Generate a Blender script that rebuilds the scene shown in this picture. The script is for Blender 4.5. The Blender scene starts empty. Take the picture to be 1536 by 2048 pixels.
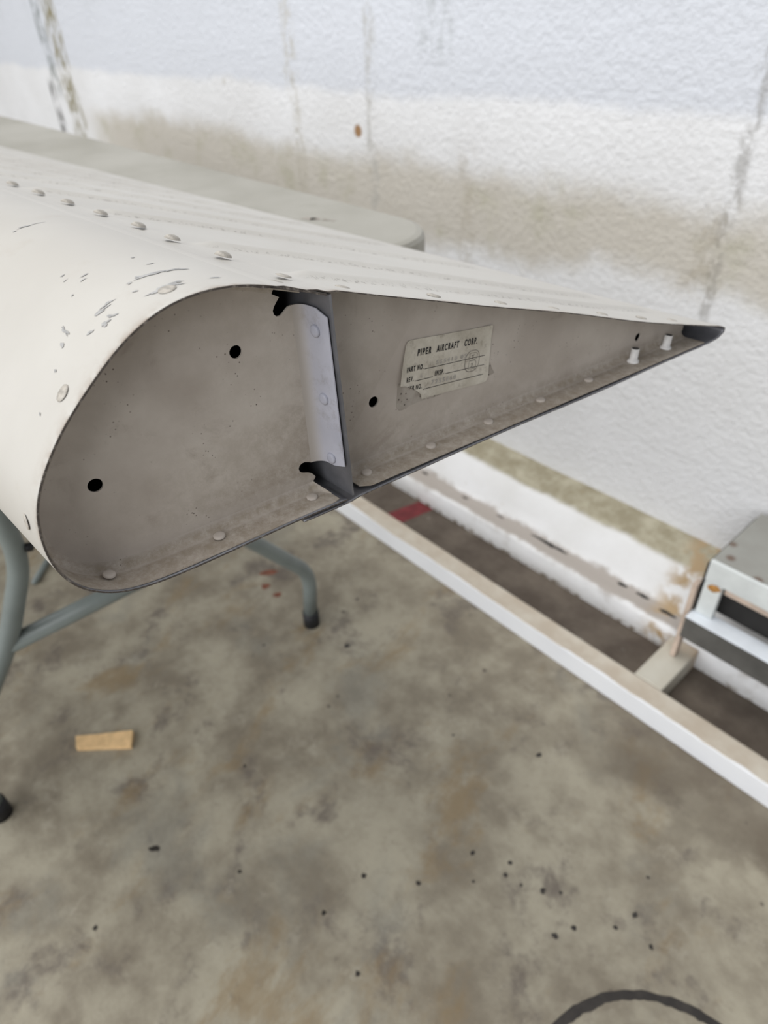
import bpy, bmesh, math, random
from mathutils import Vector, Matrix, noise
from mathutils.geometry import tessellate_polygon

random.seed(7)
scene = bpy.context.scene
COL = scene.collection

# ------------------------------------------------------------------ camera
YAW, PITCH, ROLL = 0.6972, 0.6507, -0.0501
FPX = 1344.5
CAM = Vector((0, 0, 0.9215))
_h = Vector((-math.cos(YAW), math.sin(YAW), 0)); _r = Vector((math.sin(YAW), math.cos(YAW), 0)); _u = Vector((0, 0, 1))
_F = math.cos(PITCH) * _h - math.sin(PITCH) * _u
_U = math.sin(PITCH) * _h + math.cos(PITCH) * _u
_X = math.cos(ROLL) * _r + math.sin(ROLL) * _U
_Y = -math.sin(ROLL) * _r + math.cos(ROLL) * _U
cd = bpy.data.cameras.new('camera')
cam = bpy.data.objects.new('camera', cd); COL.objects.link(cam)
M = Matrix((_X, _Y, -_F)).transposed().to_4x4(); M.translation = CAM
cam.matrix_world = M
cd.sensor_fit = 'HORIZONTAL'; cd.sensor_width = 36.0
cd.lens = FPX / 1536 * 36.0
cd.clip_start = 0.01
cd.dof.use_dof = True
cd.dof.focus_distance = 0.285
cd.dof.aperture_fstop = cd.lens / 2.3
cd.dof.aperture_blades = 0
scene.camera = cam

# ------------------------------------------------------------------ world, light, exposure
w = bpy.data.worlds.new('world'); scene.world = w; w.use_nodes = True
bg = w.node_tree.nodes['Background']
bg.inputs[0].default_value = (0.93, 0.955, 1.0, 1); bg.inputs[1].default_value = 0.21
ld = bpy.data.lights.new('open_shed_side', 'AREA'); ld.shape = 'RECTANGLE'; ld.size = 8.5; ld.size_y = 4.0
ld.energy = 415; ld.color = (0.965, 0.98, 1.0)
lo = bpy.data.objects.new('open_shed_side', ld); COL.objects.link(lo)
lo.location = (-0.8, -4.0, 2.5)
lo.rotation_euler = (Vector((-0.9, 0.6, 0.5)) - Vector(lo.location)).to_track_quat('-Z', 'Y').to_euler()
rd = bpy.data.lights.new('overhead_fill', 'AREA'); rd.shape = 'RECTANGLE'; rd.size = 5.0; rd.size_y = 2.2  # unseen fill lamp, added to brighten upward faces
rd.energy = 165; rd.color = (1.0, 0.985, 0.96)
rl = bpy.data.objects.new('overhead_fill', rd); COL.objects.link(rl); rl.location = (-1.6, -0.3, 4.6)
scene.view_settings.view_transform = 'Standard'
scene.view_settings.look = 'None'
scene.view_settings.exposure = -0.32
scene.view_settings.gamma = 1.0
scene.view_settings.use_curve_mapping = False

# ------------------------------------------------------------------ node helpers
class N:
    def __init__(s, name, rough=0.6, metal=0.0, spec=0.4):
        s.m = bpy.data.materials.new(name); s.m.use_nodes = True
        s.t = s.m.node_tree; s.b = s.t.nodes['Principled BSDF']
        s.b.inputs['Roughness'].default_value = rough; s.b.inputs['Metallic'].default_value = metal
        s.b.inputs['Specular IOR Level'].default_value = spec
        s.co = s.t.nodes.new('ShaderNodeTexCoord').outputs['Object']
        s._xyz = None
    def new(s, k): return s.t.nodes.new('ShaderNode' + k)
    def link(s, a, i):
        if isinstance(a, bpy.types.NodeSocket): s.t.links.new(a, i)
        elif isinstance(a, (tuple, list)):
            i.default_value = tuple(a) + ((1,) if len(a) == 3 and i.type == 'RGBA' else ())
        else: i.default_value = a
    def xyz(s):
        if s._xyz is None:
            n = s.new('SeparateXYZ'); s.link(s.co, n.inputs[0]); s._xyz = n.outputs
        return s._xyz
    def sc(s, v, vec=None):
        n = s.new('VectorMath'); n.operation = 'MULTIPLY'; s.link(vec or s.co, n.inputs[0]); n.inputs[1].default_value = v
        return n.outputs[0]
    def noise(s, scale, detail=4, rough=0.55, vec=None, dist=0.0):
        n = s.new('TexNoise'); n.inputs['Scale'].default_value = scale; n.inputs['Detail'].default_value = detail
        n.inputs['Roughness'].default_value = rough; n.inputs['Distortion'].default_value = dist
        s.link(vec or s.co, n.inputs['Vector']); return n.outputs['Fac']
    def vor(s, scale, vec=None, feat='F1'):
        n = s.new('TexVoronoi'); n.inputs['Scale'].default_value = scale; n.feature = feat
        s.link(vec or s.co, n.inputs['Vector']); return n.outputs['Distance']
    def ma(s, op, a, b=0.0, clamp=False):
        n = s.new('Math'); n.operation = op; n.use_clamp = clamp; s.link(a, n.inputs[0]); s.link(b, n.inputs[1]); return n.outputs[0]
    def st(s, v, lo, hi):
        n = s.new('MapRange'); n.interpolation_type = 'SMOOTHSTEP'
        s.link(v, n.inputs['Value'])
        if lo <= hi: n.inputs['From Min'].default_value = lo; n.inputs['From Max'].default_value = hi
        else:
            n.inputs['From Min'].default_value = hi; n.inputs['From Max'].default_value = lo
            n.inputs['To Min'].default_value = 1; n.inputs['To Max'].default_value = 0
        return n.outputs[0]
    def mix(s, f, a, b):
        n = s.new('Mix'); n.data_type = 'RGBA'
        s.link(f, n.inputs[0]); s.link(a, n.inputs[6]); s.link(b, n.inputs[7]); return n.outputs[2]
    def mul(s, *a):
        r = a[0]
        for x in a[1:]: r = s.ma('MULTIPLY', r, x)
        return r
    def attr(s, name):
        n = s.new('Attribute'); n.attribute_name = name; return n.outputs['Fac']
    def col(s, c): s.link(c, s.b.inputs['Base Color']); return s
    def bump(s, h, strength=0.5, dist=0.01):
        n = s.new('Bump'); n.inputs['Strength'].default_value = strength; n.inputs['Distance'].default_value = dist
        s.link(h, n.inputs['Height']); s.link(n.outputs[0], s.b.inputs['Normal']); return s

def plain(name, c, rough=0.6, metal=0.0, var=0.15, scale=30):
    n = N(name, rough, metal)
    f = n.noise(scale, 5)
    d = tuple(x * (1 - var) for x in c); e = tuple(min(1, x * (1 + var)) for x in c)
    return n.col(n.mix(n.st(f, .3, .7), d, e)).m

MAT = {}
# outer cream paint of the control surface
n = N('cream_paint', 0.42)
c = n.mix(n.st(n.noise(9, 4), .35, .7), (0.51, 0.488, 0.448), (0.555, 0.535, 0.495))
c = n.mix(n.ma('MULTIPLY', n.st(n.noise(38, 6, .65), .58, .8), .30), c, (0.42, 0.37, 0.31))
c = n.mix(n.mul(n.attr('dirt_shade'), n.st(n.noise(380, 4, .75), .50, .66)), c, (0.16, 0.14, 0.12))
c = n.mix(n.ma('MULTIPLY', n.attr('rim'), n.st(n.noise(90, 5, .7), .38, .62)), c, (0.33, 0.27, 0.22))
n.col(c).bump(n.noise(900, 2), .06, .0004); MAT['cream'] = n.m
# paint inside the ribs, dusty
n = N('dusty_rib_paint', 0.62)
c = n.mix(n.st(n.noise(16, 5, .6), .3, .72), (0.41, 0.36, 0.315), (0.56, 0.51, 0.455))
c = n.mix(n.ma('MULTIPLY', n.st(n.noise(34, 6, .7, dist=.6), .56, .78), .55), c, (0.27, 0.22, 0.185))
c = n.mix(n.mul(n.attr('dirt_shade'), n.st(n.noise(160, 7, .8), .22, .68)), c, (0.27, 0.225, 0.17))  # grime, and on the flanges painted shade under the upper skin
sp = n.st(n.vor(420), .20, .06)
c = n.mix(n.mul(sp, n.st(n.noise(60, 3), .54, .66)), c, (0.13, 0.10, 0.085))
n.col(c).bump(n.noise(700, 3), .12, .0004); MAT['rib'] = n.m
n = N('sky_tinted_flange_paint', 0.42)  # sky light on the spar flange, painted in as a bluish tint
c = n.mix(n.st(n.noise(45, 5), .3, .7), (0.40, 0.405, 0.47), (0.49, 0.495, 0.565))
c = n.mix(n.ma('MULTIPLY', n.st(n.noise(55, 7, .75), .48, .72), .7), c, (0.24, 0.21, 0.205))
c = n.mix(n.attr('fold'), c, (0.44, 0.40, 0.36)); n.col(c); MAT['skytint'] = n.m
MAT['rivet'] = plain('grimy_rivet_paint', (0.40, 0.37, 0.325), 0.5, 0.0, .25, 500)
MAT['bare'] = plain('bare_aluminium', (0.20, 0.20, 0.215), 0.42, 0.5, .2, 60)
n = N('sheet_edge_grime', 0.6)
n.col(n.mix(n.st(n.noise(420, 6, .7), .48, .68), (0.075, 0.062, 0.054), (0.26, 0.23, 0.20))); MAT['edge'] = n.m
MAT['chip'] = plain('exposed_metal_chip', (0.40, 0.395, 0.385), 0.5, 0.2, .2, 300)
MAT['pin'] = plain('white_pin_paint', (0.72, 0.70, 0.68), 0.5, 0, .1, 200)
MAT['pintop'] = plain('pin_hollow', (0.10, 0.095, 0.09), 0.6, .2, .3, 400)
# label
n = N('aged_label_foil', 0.5)
c = n.mix(n.st(n.noise(60, 6, .65), .3, .7), (0.46, 0.42, 0.345), (0.62, 0.58, 0.50))
c = n.mix(n.ma('MULTIPLY', n.st(n.noise(150, 8, .75), .50, .72), .75), c, (0.27, 0.23, 0.185))
n.col(c).bump(n.noise(300, 3), .25, .0006); MAT['label'] = n.m
MAT['ink'] = plain('black_ink', (0.012, 0.011, 0.012), 0.6, 0, .3, 300)
MAT['faint'] = plain('faded_ink', (0.40, 0.375, 0.34), 0.6, 0, .2, 600)
MAT['stamp'] = plain('stamp_ink', (0.24, 0.215, 0.185), 0.6, 0, .35, 500)
n = N('label_residue', 0.6)
c = n.mix(n.st(n.noise(120, 5), .35, .65), (0.30, 0.265, 0.225), (0.40, 0.36, 0.315))
c = n.mix(n.st(n.vor(420), .25, .12), c, (0.07, 0.055, 0.045)); n.col(c); MAT['residue'] = n.m
# table
n = N('grey_table_plastic', 0.55)
c = n.mix(n.st(n.noise(5, 5, .6), .3, .7), (0.30, 0.285, 0.24), (0.385, 0.37, 0.325))
c = n.mix(n.ma('MULTIPLY', n.st(n.noise(16, 6, .7), .6, .78), .5), c, (0.24, 0.22, 0.17))
n.col(c).bump(n.noise(250, 2), .08, .001); MAT['table'] = n.m
MAT['leg'] = plain('grey_green_leg_enamel', (0.185, 0.21, 0.20), 0.38, 0.0, .08, 20)
MAT['rubber'] = plain('black_rubber', (0.012, 0.012, 0.014), 0.6, 0, .2, 80)
# floor
n = N('stained_concrete', 0.62)
x, y, z = n.xyz()
c = n.mix(n.st(n.noise(6.5, 9, .66, dist=.1), .36, .64), (0.20, 0.170, 0.125), (0.375, 0.34, 0.26))
c = n.mix(n.ma('MULTIPLY', n.st(n.noise(9.0, 9, .70, dist=.15), .52, .66), .85), c, (0.135, 0.112, 0.092))
c = n.mix(n.ma('MULTIPLY', n.st(n.noise(5.2, 9, .68, vec=n.sc((1.3, .8, 1)), dist=.3), .53, .66), .70), c, (0.235, 0.168, 0.088))
c = n.mix(n.ma('MULTIPLY', n.st(n.noise(15, 9, .76, dist=.1), .54, .70), .60), c, (0.41, 0.375, 0.295))
c = n.mix(n.ma('MULTIPLY', n.st(n.noise(4.0, 6, .65, dist=.4), .54, .66), .45), c, (0.225, 0.218, 0.185))
c = n.mix(n.ma('MULTIPLY', n.st(n.noise(60, 6, .8), .52, .75), .45), c, (0.14, 0.115, 0.09))
# damp patch beside the white rail
dm = n.ma('ADD', n.ma('SUBTRACT', y, n.ma('MULTIPLY', x, .12)), n.ma('MULTIPLY', n.ma('SUBTRACT', n.noise(7, 4), .5), .16))
damp = n.mul(n.st(dm, .585, .625), n.st(x, -.34, -.20))
c = n.mix(n.ma('MULTIPLY', damp, .55), c, (0.115, 0.092, 0.066))
c = n.mix(n.mul(n.st(n.vor(26), .12, .05), n.st(n.noise(11, 2), .55, .66)), c, (0.07, 0.055, 0.045))
n.col(c).bump(n.noise(120, 5), .2, .003); MAT['floor'] = n.m
n = N('dirty_channel_concrete', 0.8)
c = n.mix(n.st(n.noise(11, 7, .65), .3, .7), (0.085, 0.066, 0.052), (0.16, 0.132, 0.105))
c = n.mix(n.st(n.noise(26, 5, .7), .6, .75), c, (0.22, 0.195, 0.165)); n.col(c).bump(n.noise(90, 5), .3, .004); MAT['channel'] = n.m
MAT['red'] = plain('red_floor_paint', (0.17, 0.024, 0.028), 0.6, 0, .25, 40)
MAT['redspot'] = plain('rust_red_spot', (0.20, 0.075, 0.045), 0.7, 0, .3, 60)
MAT['dark'] = plain('dark_oil_spot', (0.030, 0.025, 0.021), 0.5, 0, .3, 60)
MAT['wood'] = plain('pale_wood', (0.72, 0.49, 0.25), 0.7, 0, .12, 90)
# stucco wall
n = N('stained_white_stucco', 0.85)
x, y, z = n.xyz()
c = n.mix(n.st(n.noise(3.0, 5), .3, .7), (0.70, 0.70, 0.705), (0.78, 0.785, 0.80))
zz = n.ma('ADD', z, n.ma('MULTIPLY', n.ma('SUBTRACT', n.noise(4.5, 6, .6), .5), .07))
c = n.mix(n.ma('MULTIPLY', n.st(zz, .765, .79), .8), c, (0.60, 0.625, 0.68))          # eave shade painted in as a greyer upper band
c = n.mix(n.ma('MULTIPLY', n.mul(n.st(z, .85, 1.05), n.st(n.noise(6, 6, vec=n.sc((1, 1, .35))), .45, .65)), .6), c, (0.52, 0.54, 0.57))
zb = n.ma('ADD', z, n.ma('MULTIPLY', n.ma('SUBTRACT', n.noise(5.5, 7, .65), .5), .13))
lowb = n.ma('ADD', zb, n.ma('MULTIPLY', n.st(x, -1.0, -.5), -.035))
band = n.mul(n.st(zb, .70, .635), n.st(lowb, .50, .555))
band = n.mul(band, n.st(x, -2.78, -2.45))
c = n.mix(n.ma('MULTIPLY', band, .72), c, (0.47, 0.425, 0.345))
c = n.mix(n.mul(band, n.st(n.noise(9, 6, .65), .50, .72), .8), c, (0.44, 0.42, 0.33))
def streak(c, x0, wd, z0, z1, colr, amt, tilt=0.0, sc=14):
    xs = n.ma('ADD', x, n.ma('MULTIPLY', n.ma('SUBTRACT', n.noise(sc, 4, vec=n.sc((1, 1, .6))), .5), wd * 2.2))
    d = n.ma('ABSOLUTE', n.ma('SUBTRACT', n.ma('ADD', xs, n.ma('MULTIPLY', z, tilt)), x0 + tilt * .8))
    f = n.mul(n.st(d, wd, wd * .25), n.st(z, z0 - .03, z0 + .03), n.st(z, z1 + .03, z1 - .03), n.st(n.noise(40, 5, .7, vec=n.sc((1, 1, .5))), .42, .58))
    return n.mix(n.ma('MULTIPLY', f, amt), c, colr)
c = streak(c, -2.77, .085, .50, 1.3, (0.24, 0.21, 0.12), 1.0)
c = streak(c, -2.93, .045, .50, .73, (0.075, 0.07, 0.065), 1.0, sc=9)
c = streak(c, -2.88, .05, .70, 1.3, (0.16, 0.18, 0.17), .8)
c = streak(c, -1.43, .035, .50, 1.1, (0.45, 0.42, 0.35), .6)
c = streak(c, -1.17, .022, .55, 1.1, (0.42, 0.41, 0.38), .6)
c = streak(c, -.91, .03, .40, .70, (0.42, 0.38, 0.31), .4)
c = streak(c, -1.0, .06, .84, 1.2, (0.42, 0.44, 0.45), .55)
c = streak(c, -.425, .013, .50, 1.1, (0.30, 0.29, 0.275), .6)
c = streak(c, -.445, .04, .55, .68, (0.36, 0.32, 0.25), .5)
sd = n.ma('ADD', n.ma('POWER', n.ma('SUBTRACT', x, -1.216), 2), n.ma('POWER', n.ma('SUBTRACT', z, .709), 2))
c = n.mix(n.st(sd, .00022, .00005), c, (0.33, 0.19, 0.09))
c = n.mix(n.mul(n.st(n.vor(12), .14, .07), n.st(n.noise(7, 2), .6, .7)), c, (0.40, 0.36, 0.28))
hgt = n.ma('ADD', n.noise(105, 3, .55), n.ma('MULTIPLY', n.noise(42, 2), .8))
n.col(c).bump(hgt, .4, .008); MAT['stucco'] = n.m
# ledge and kerb at the foot of the wall
n = N('painted_ledge_dirty', 0.75)
x, y, z = n.xyz()
c = n.mix(n.st(n.noise(7, 5), .3, .7), (0.70, 0.695, 0.685), (0.77, 0.77, 0.775))
zo = n.ma('ADD', z, n.ma('MULTIPLY', n.ma('SUBTRACT', n.noise(20, 6, .65), .5), .012))
c = n.mix(n.ma('MULTIPLY', n.st(zo, .118, .127), .93), c, n.mix(n.st(n.noise(26, 6, .7), .35, .68), (0.25, 0.215, 0.13), (0.42, 0.385, 0.28)))
yo = n.ma('ADD', y, n.ma('MULTIPLY', n.ma('SUBTRACT', n.noise(26, 6, .65), .5), .018))
strip = n.mul(n.st(yo, .864, .872), n.st(yo, .906, .899), n.st(z, .07, .064))
c = n.mix(n.ma('MULTIPLY', strip, .93), c, (0.36, 0.32, 0.285))
c = n.mix(n.ma('MULTIPLY', n.st(n.noise(34, 6, .75), .64, .76), .75), c, (0.36, 0.26, 0.12))
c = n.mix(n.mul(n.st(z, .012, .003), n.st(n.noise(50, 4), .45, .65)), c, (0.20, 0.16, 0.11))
c = n.mix(n.mul(n.st(n.ma('ABSOLUTE', n.ma('SUBTRACT', x, -.30)), .06, .01), n.st(n.noise(30, 5), .4, .6)), c, (0.40, 0.29, 0.17))
n.col(c).bump(n.noise(55, 5), .35, .006); MAT['ledge'] = n.m
# white floor rail, dusty on top
n = N('rail_white_paint', 0.55)
x, y, z = n.xyz()
c = n.mix(n.st(n.noise(9, 4), .3, .7), (0.76, 0.77, 0.795), (0.81, 0.82, 0.84))
dust = n.st(n.ma('ADD', n.ma('ADD', z, n.ma('MULTIPLY', y, .55)), n.ma('MULTIPLY', n.ma('SUBTRACT', n.noise(11, 6, .6), .5), .013)), .4295, .4320)
c = n.mix(dust, c, n.mix(n.st(n.noise(22, 6, .65), .35, .7), (0.50, 0.43, 0.345), (0.60, 0.55, 0.465)))
n.col(c); MAT['rail'] = n.m
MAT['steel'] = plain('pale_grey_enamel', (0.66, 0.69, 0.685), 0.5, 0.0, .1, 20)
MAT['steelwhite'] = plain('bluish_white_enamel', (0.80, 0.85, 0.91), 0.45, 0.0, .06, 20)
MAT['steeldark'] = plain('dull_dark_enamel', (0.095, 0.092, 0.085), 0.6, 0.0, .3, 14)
n = N('grey_bench_top', 0.6)
c = n.mix(n.st(n.noise(12, 5), .3, .7), (0.28, 0.275, 0.25), (0.33, 0.33, 0.305))
c = n.mix(n.st(n.vor(22), .22, .08), c, (0.16, 0.115, 0.09)); n.col(c); MAT['benchtop'] = n.m
MAT['pink'] = plain('pale_primer_wood', (0.55, 0.44, 0.36), 0.7, 0, .15, 40)
MAT['rust'] = plain('orange_rust', (0.42, 0.21, 0.06), 0.8, 0, .35, 120)
MAT['black'] = plain('dark_panel', (0.02, 0.019, 0.018), 0.8, 0, .3, 20)
MAT['door'] = plain('door_paint', (0.62, 0.62, 0.63), 0.6, 0, .05, 8)

# ------------------------------------------------------------------ geometry helpers
def obj(name, verts, faces, mat, parent=None, smooth=False, loc=None):
    me = bpy.data.meshes.new(name); me.from_pydata([tuple(v) for v in verts], [], faces); me.validate(); me.update()
    for m in (mat if isinstance(mat, (list, tuple)) else [mat]): me.materials.append(MAT[m])
    if smooth: me.polygons.foreach_set('use_smooth', [True] * len(me.polygons))
    o = bpy.data.objects.new(name, me); COL.objects.link(o)
    if parent: o.parent = parent
    if loc: o.location = loc
    return o
def empty(name, loc, label, cat, group=None, rz=0):
    o = bpy.data.objects.new(name, None); COL.objects.link(o); o.location = loc; o.rotation_euler.z = rz
    o.empty_display_size = .05
    tag(o, label, cat, group); return o
def tag(o, label, cat=None, group=None, kind=None):
    o['label'] = label
    if cat: o['category'] = cat
    if group: o['group'] = group
    if kind: o['kind'] = kind
    return o
def struct(o, label=None):
    o['kind'] = 'structure'
    if label: o['label'] = label
    return o
def boxbm(x0, x1, y0, y1, z0, z1, bev=0.0, seg=2):
    bm = bmesh.new(); bmesh.ops.create_cube(bm, size=1)
    for v in bm.verts: v.co = Vector((x0 + (v.co.x + .5) * (x1 - x0), y0 + (v.co.y + .5) * (y1 - y0), z0 + (v.co.z + .5) * (z1 - z0)))
    if bev: bmesh.ops.bevel(bm, geom=bm.edges[:], offset=bev, segments=seg, profile=.6, affect='EDGES')
    return bm
def box(name, x0, x1, y0, y1, z0, z1, mat, parent=None, bev=0.0):
    bm = boxbm(x0, x1, y0, y1, z0, z1, bev)
    me = bpy.data.meshes.new(name); bm.to_mesh(me); bm.free(); me.materials.append(MAT[mat])
    o = bpy.data.objects.new(name, me); COL.objects.link(o)
    if parent: o.parent = parent
    return o
def tube(name, pts, r, mat, parent=None, seg=14, bend=0.0, cap=True):
    pts = [Vector(p) for p in pts]
    if bend:
        q = [pts[0]]
        for a, b, c in zip(pts, pts[1:], pts[2:]):
            d0 = (a - b).normalized() * min(bend, (a - b).length * .45); d1 = (c - b).normalized() * min(bend, (c - b).length * .45)
            for k in range(7):
                t = k / 6; q.append((1 - t) ** 2 * (b + d0) + 2 * t * (1 - t) * b + t * t * (b + d1))
        q.append(pts[-1]); pts = q
    V = []; F = []; ref = None
    for i, p in enumerate(pts):
        t = (pts[min(i + 1, len(pts) - 1)] - pts[max(i - 1, 0)]).normalized()
        if ref is None: ref = t.orthogonal().normalized()
        ref = (ref - t * ref.dot(t)).normalized(); b = t.cross(ref)
        for k in range(seg):
            a = 2 * math.pi * k / seg; V.append(p + r * (math.cos(a) * ref + math.sin(a) * b))
    for i in range(len(pts) - 1):
        for k in range(seg):
            k2 = (k + 1) % seg; F.append((i * seg + k, i * seg + k2, (i + 1) * seg + k2, (i + 1) * seg + k))
    if cap: F.append(tuple(range(seg))[::-1]); F.append(tuple((len(pts) - 1) * seg + k for k in range(seg)))
    o = obj(name, V, F, mat, parent, True)
    return o
def lathe_mesh(name, prof, mats, seg=14, matidx=None):
    V = []; F = []; I = []
    for r, h in prof:
        for k in range(seg):
            a = 2 * math.pi * k / seg; V.append((r * math.cos(a), r * math.sin(a), h))
    for i in range(len(prof) - 1):
        for k in range(seg):
            k2 = (k + 1) % seg; F.append((i * seg + k, i * seg + k2, (i + 1) * seg + k2, (i + 1) * seg + k)); I.append(matidx[i] if matidx else 0)
    F.append(tuple((len(prof) - 1) * seg + k for k in range(seg))); I.append(matidx[-1] if matidx else 0)
    me = bpy.data.meshes.new(name); me.from_pydata(V, [], F); me.update()
    for m in mats: me.materials.append(MAT[m])
    me.polygons.foreach_set('material_index', I)
    me.polygons.foreach_set('use_smooth', [True] * len(F))
    return me
def place(name, me, loc, nrm, parent, up=None):
    o = bpy.data.objects.new(name, me); COL.objects.link(o); o.parent = parent
    o.location = loc; o.rotation_mode = 'QUATERNION'; o.rotation_quaternion = Vector(nrm).to_track_quat('Z', 'Y')
    return o
def blob(cx, cy, rx, ry, rot=0, k=18, rough=.3, seed=0):
    pts = []
    for i in range(k):
        a = 2 * math.pi * i / k
        f = 1 + rough * noise.noise((math.cos(a) * 1.6 + seed * 7.3, math.sin(a) * 1.6, seed * 3.1)) * 1.6
        x, y = rx * f * math.cos(a), ry * f * math.sin(a)
        pts.append((cx + x * math.cos(rot) - y * math.sin(rot), cy + x * math.sin(rot) + y * math.cos(rot)))
    return pts

# ------------------------------------------------------------------ the setting
floor = struct(obj('floor', [(-9, -7, 0), (5, -7, 0), (5, .745, 0), (-9, .745, 0)], [(0, 1, 2, 3)], 'floor'), 'mottled brown and grey stained concrete floor')
chan = struct(obj('floor_channel', [(-9, .745, 0), (5, .745, 0), (5, 1.2, 0), (-9, 1.2, 0)], [(0, 1, 2, 3)], 'channel'), 'dark dirty floor strip between white rail and wall kerb')
def decal(name, loops, mat, parent, z=.0004, label=None):
    idx = []; V = []
    for l in loops: V += [(p[0], p[1], z) for p in l]
    F = [tuple(t) for t in tessellate_polygon([[Vector((p[0], p[1], 0)) for p in l] for l in loops])]
    F = [f if (Vector(V[f[1]]) - Vector(V[f[0]])).cross(Vector(V[f[2]]) - Vector(V[f[0]])).z > 0 else f[::-1] for f in F]
    o = obj(name, V, F, mat, parent)
    if label: o['label'] = label
    return o
# ring stain, oil dots, red spots on the floor
ro = []; ri = []
for i in range(180):
    a = 2 * math.pi * i / 180; e = (math.cos(a), math.sin(a))
    n1 = noise.noise((e[0] * 9, e[1] * 9, 2)) + .6 * noise.noise((e[0] * 31, e[1] * 31, 5)); n2 = noise.noise((e[0] * 7, e[1] * 7, 8)) + .5 * noise.noise((e[0] * 37, e[1] * 37, 1))
    ro.append((.0637 + (.1505 + .0016 * n1) * e[0], .2711 + (.1505 + .0016 * n1) * e[1]))
    ri.append((.0637 + (.1405 + .003 * n2) * e[0], .2711 + (.1405 + .003 * n2) * e[1]))
decal('ring_stain', [ro, ri], 'dark', floor, label='dark ring stain left by a round can')
dots = [(-577, 40, 9, 3.5), (-276, 357, 3.5, 3), (-227, 367, 3, 2.6), (-233, 384, 3, 2.5), (-182, 387, 4.5, 3), (-139, 356, 4, 3.2), (-129, 380, 3.6, 3), (-87, 448, 4, 3), (-54, 431, 3, 2.6), (-297, 276, 3.4, 3), (-353, 229, 3.6, 3), (-353, 162, 3, 3), (-272, 151, 3.2, 2.6), (-307, 540, 4.5, 3.4), (-536, -63, 3.2, 2.8), (-95, 418, 3, 2.4), (-678, 465, 5, 4.5), (-205, 372, 2, 2), (-165, 402, 2, 2), (-250, 330, 2, 2), (-420, 470, 2.5, 2), (-600, 200, 2.6, 2), (-470, 110, 3, 2), (-100, 500, 2, 2)]
for i, (a, b, c_, d) in enumerate(dots):
    decal('oil_spot', [blob(a / 1000, b / 1000, c_ / 1000, d / 1000, .8 + i, seed=i)], 'dark', floor)
for i, (a, b, c_, d) in enumerate([(-941, 474, 20, 8), (-951, 514, 14, 7), (-912, 447, 9, 7), (-875, 449, 8, 6), (-925, 520, 6, 4)]):
    decal('red_paint_spot', [blob(a / 1000, b / 1000, c_ / 1000, d / 1000, 1.0, seed=30 + i)], 'redspot', floor)
decal('red_stripe', [[(-.926, .745), (-.876, .745), (-.857, .862), (-.9, .862)]], 'red', chan, label='red painted stripe across the floor strip')

# wall with its foot
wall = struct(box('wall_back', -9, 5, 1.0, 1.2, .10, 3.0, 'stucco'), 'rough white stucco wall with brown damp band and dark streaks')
prof = [(1.01, .146), (.998, .143), (.975, .137), (.955, .1305), (.945, .1255), (.934, .115), (.923, .099), (.914, .083), (.9085, .071), (.9045, .062), (.9005, .0555), (.885, .0525), (.873, .0515), (.8665, .048), (.8640, .040), (.8630, .022), (.8640, 0.0)]
V = []; F = []; xs = [-9, -5, -3] + [-2.4 + .02 * i for i in range(141)] + [1, 2, 5]
for x in xs:
    for j, (yy, zz) in enumerate(prof):
        nn = noise.noise((x * 5, j * .35, 1)) * .0028 + noise.noise((x * 17, j * .6, 4)) * .0016
        k = 0 if j in (0, len(prof) - 1) else 1
        V.append((x, yy + nn * k, max(0, zz + noise.noise((x * 6, j * .4, 9)) * .0018 * k)))
L = len(prof)
for i in range(len(xs) - 1):
    for j in range(L - 1): F.append((i * L + j, i * L + j + 1, (i + 1) * L + j + 1, (i + 1) * L + j))
base = struct(obj('baseboard_back', V, F, 'ledge', smooth=True), 'rounded white painted ledge and kerb with olive grime at the wall foot')

def ledge_z(x, y):
    def pz(j): return (prof[j][0] + noise.noise((x * 5, j * .35, 1)) * .0028 + noise.noise((x * 17, j * .6, 4)) * .0016, prof[j][1] + noise.noise((x * 6, j * .4, 9)) * .0018)
    for j in range(len(prof) - 1):
        (ya, za), (yb, zb) = pz(j), pz(j + 1)
        if yb <= y <= ya: return zb + (za - zb) * (y - yb) / max(1e-6, ya - yb)
    return .054
for i, (xa, xb, yc, wd) in enumerate([(-.612, -.52, .894, .0034), (-.413, -.391, .895, .003), (-.375, -.348, .896, .0032), (-.326, -.292, .890, .0036), (-.926, -.906, .895, .003), (-.797, -.78, .892, .0022), (-.70, -.68, .893, .0016), (-.262, -.243, .889, .003)]):
    k = 16; V = []; up = []; dn = []
    for q in range(k + 1):
        t = q / k; xx = xa + (xb - xa) * t; e = math.sin(math.pi * t) ** .6
        yy = yc + .0022 * noise.noise((xx * 60, i, 0)); hw = wd * e * (.75 + .9 * abs(noise.noise((xx * 90, i, 3))))
        for yq in (yy - hw, yy, yy + hw): V.append((xx, yq, ledge_z(xx, yq) + .0007))
    F = []
    for q in range(k):
        for r in (0, 1): F.append((q * 3 + r, q * 3 + 3 + r, q * 3 + 4 + r, q * 3 + 1 + r))
    o = obj('open_crack', V, F, 'black', base); o['label'] = 'black open crack in the grimy joint of the ledge'
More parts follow.
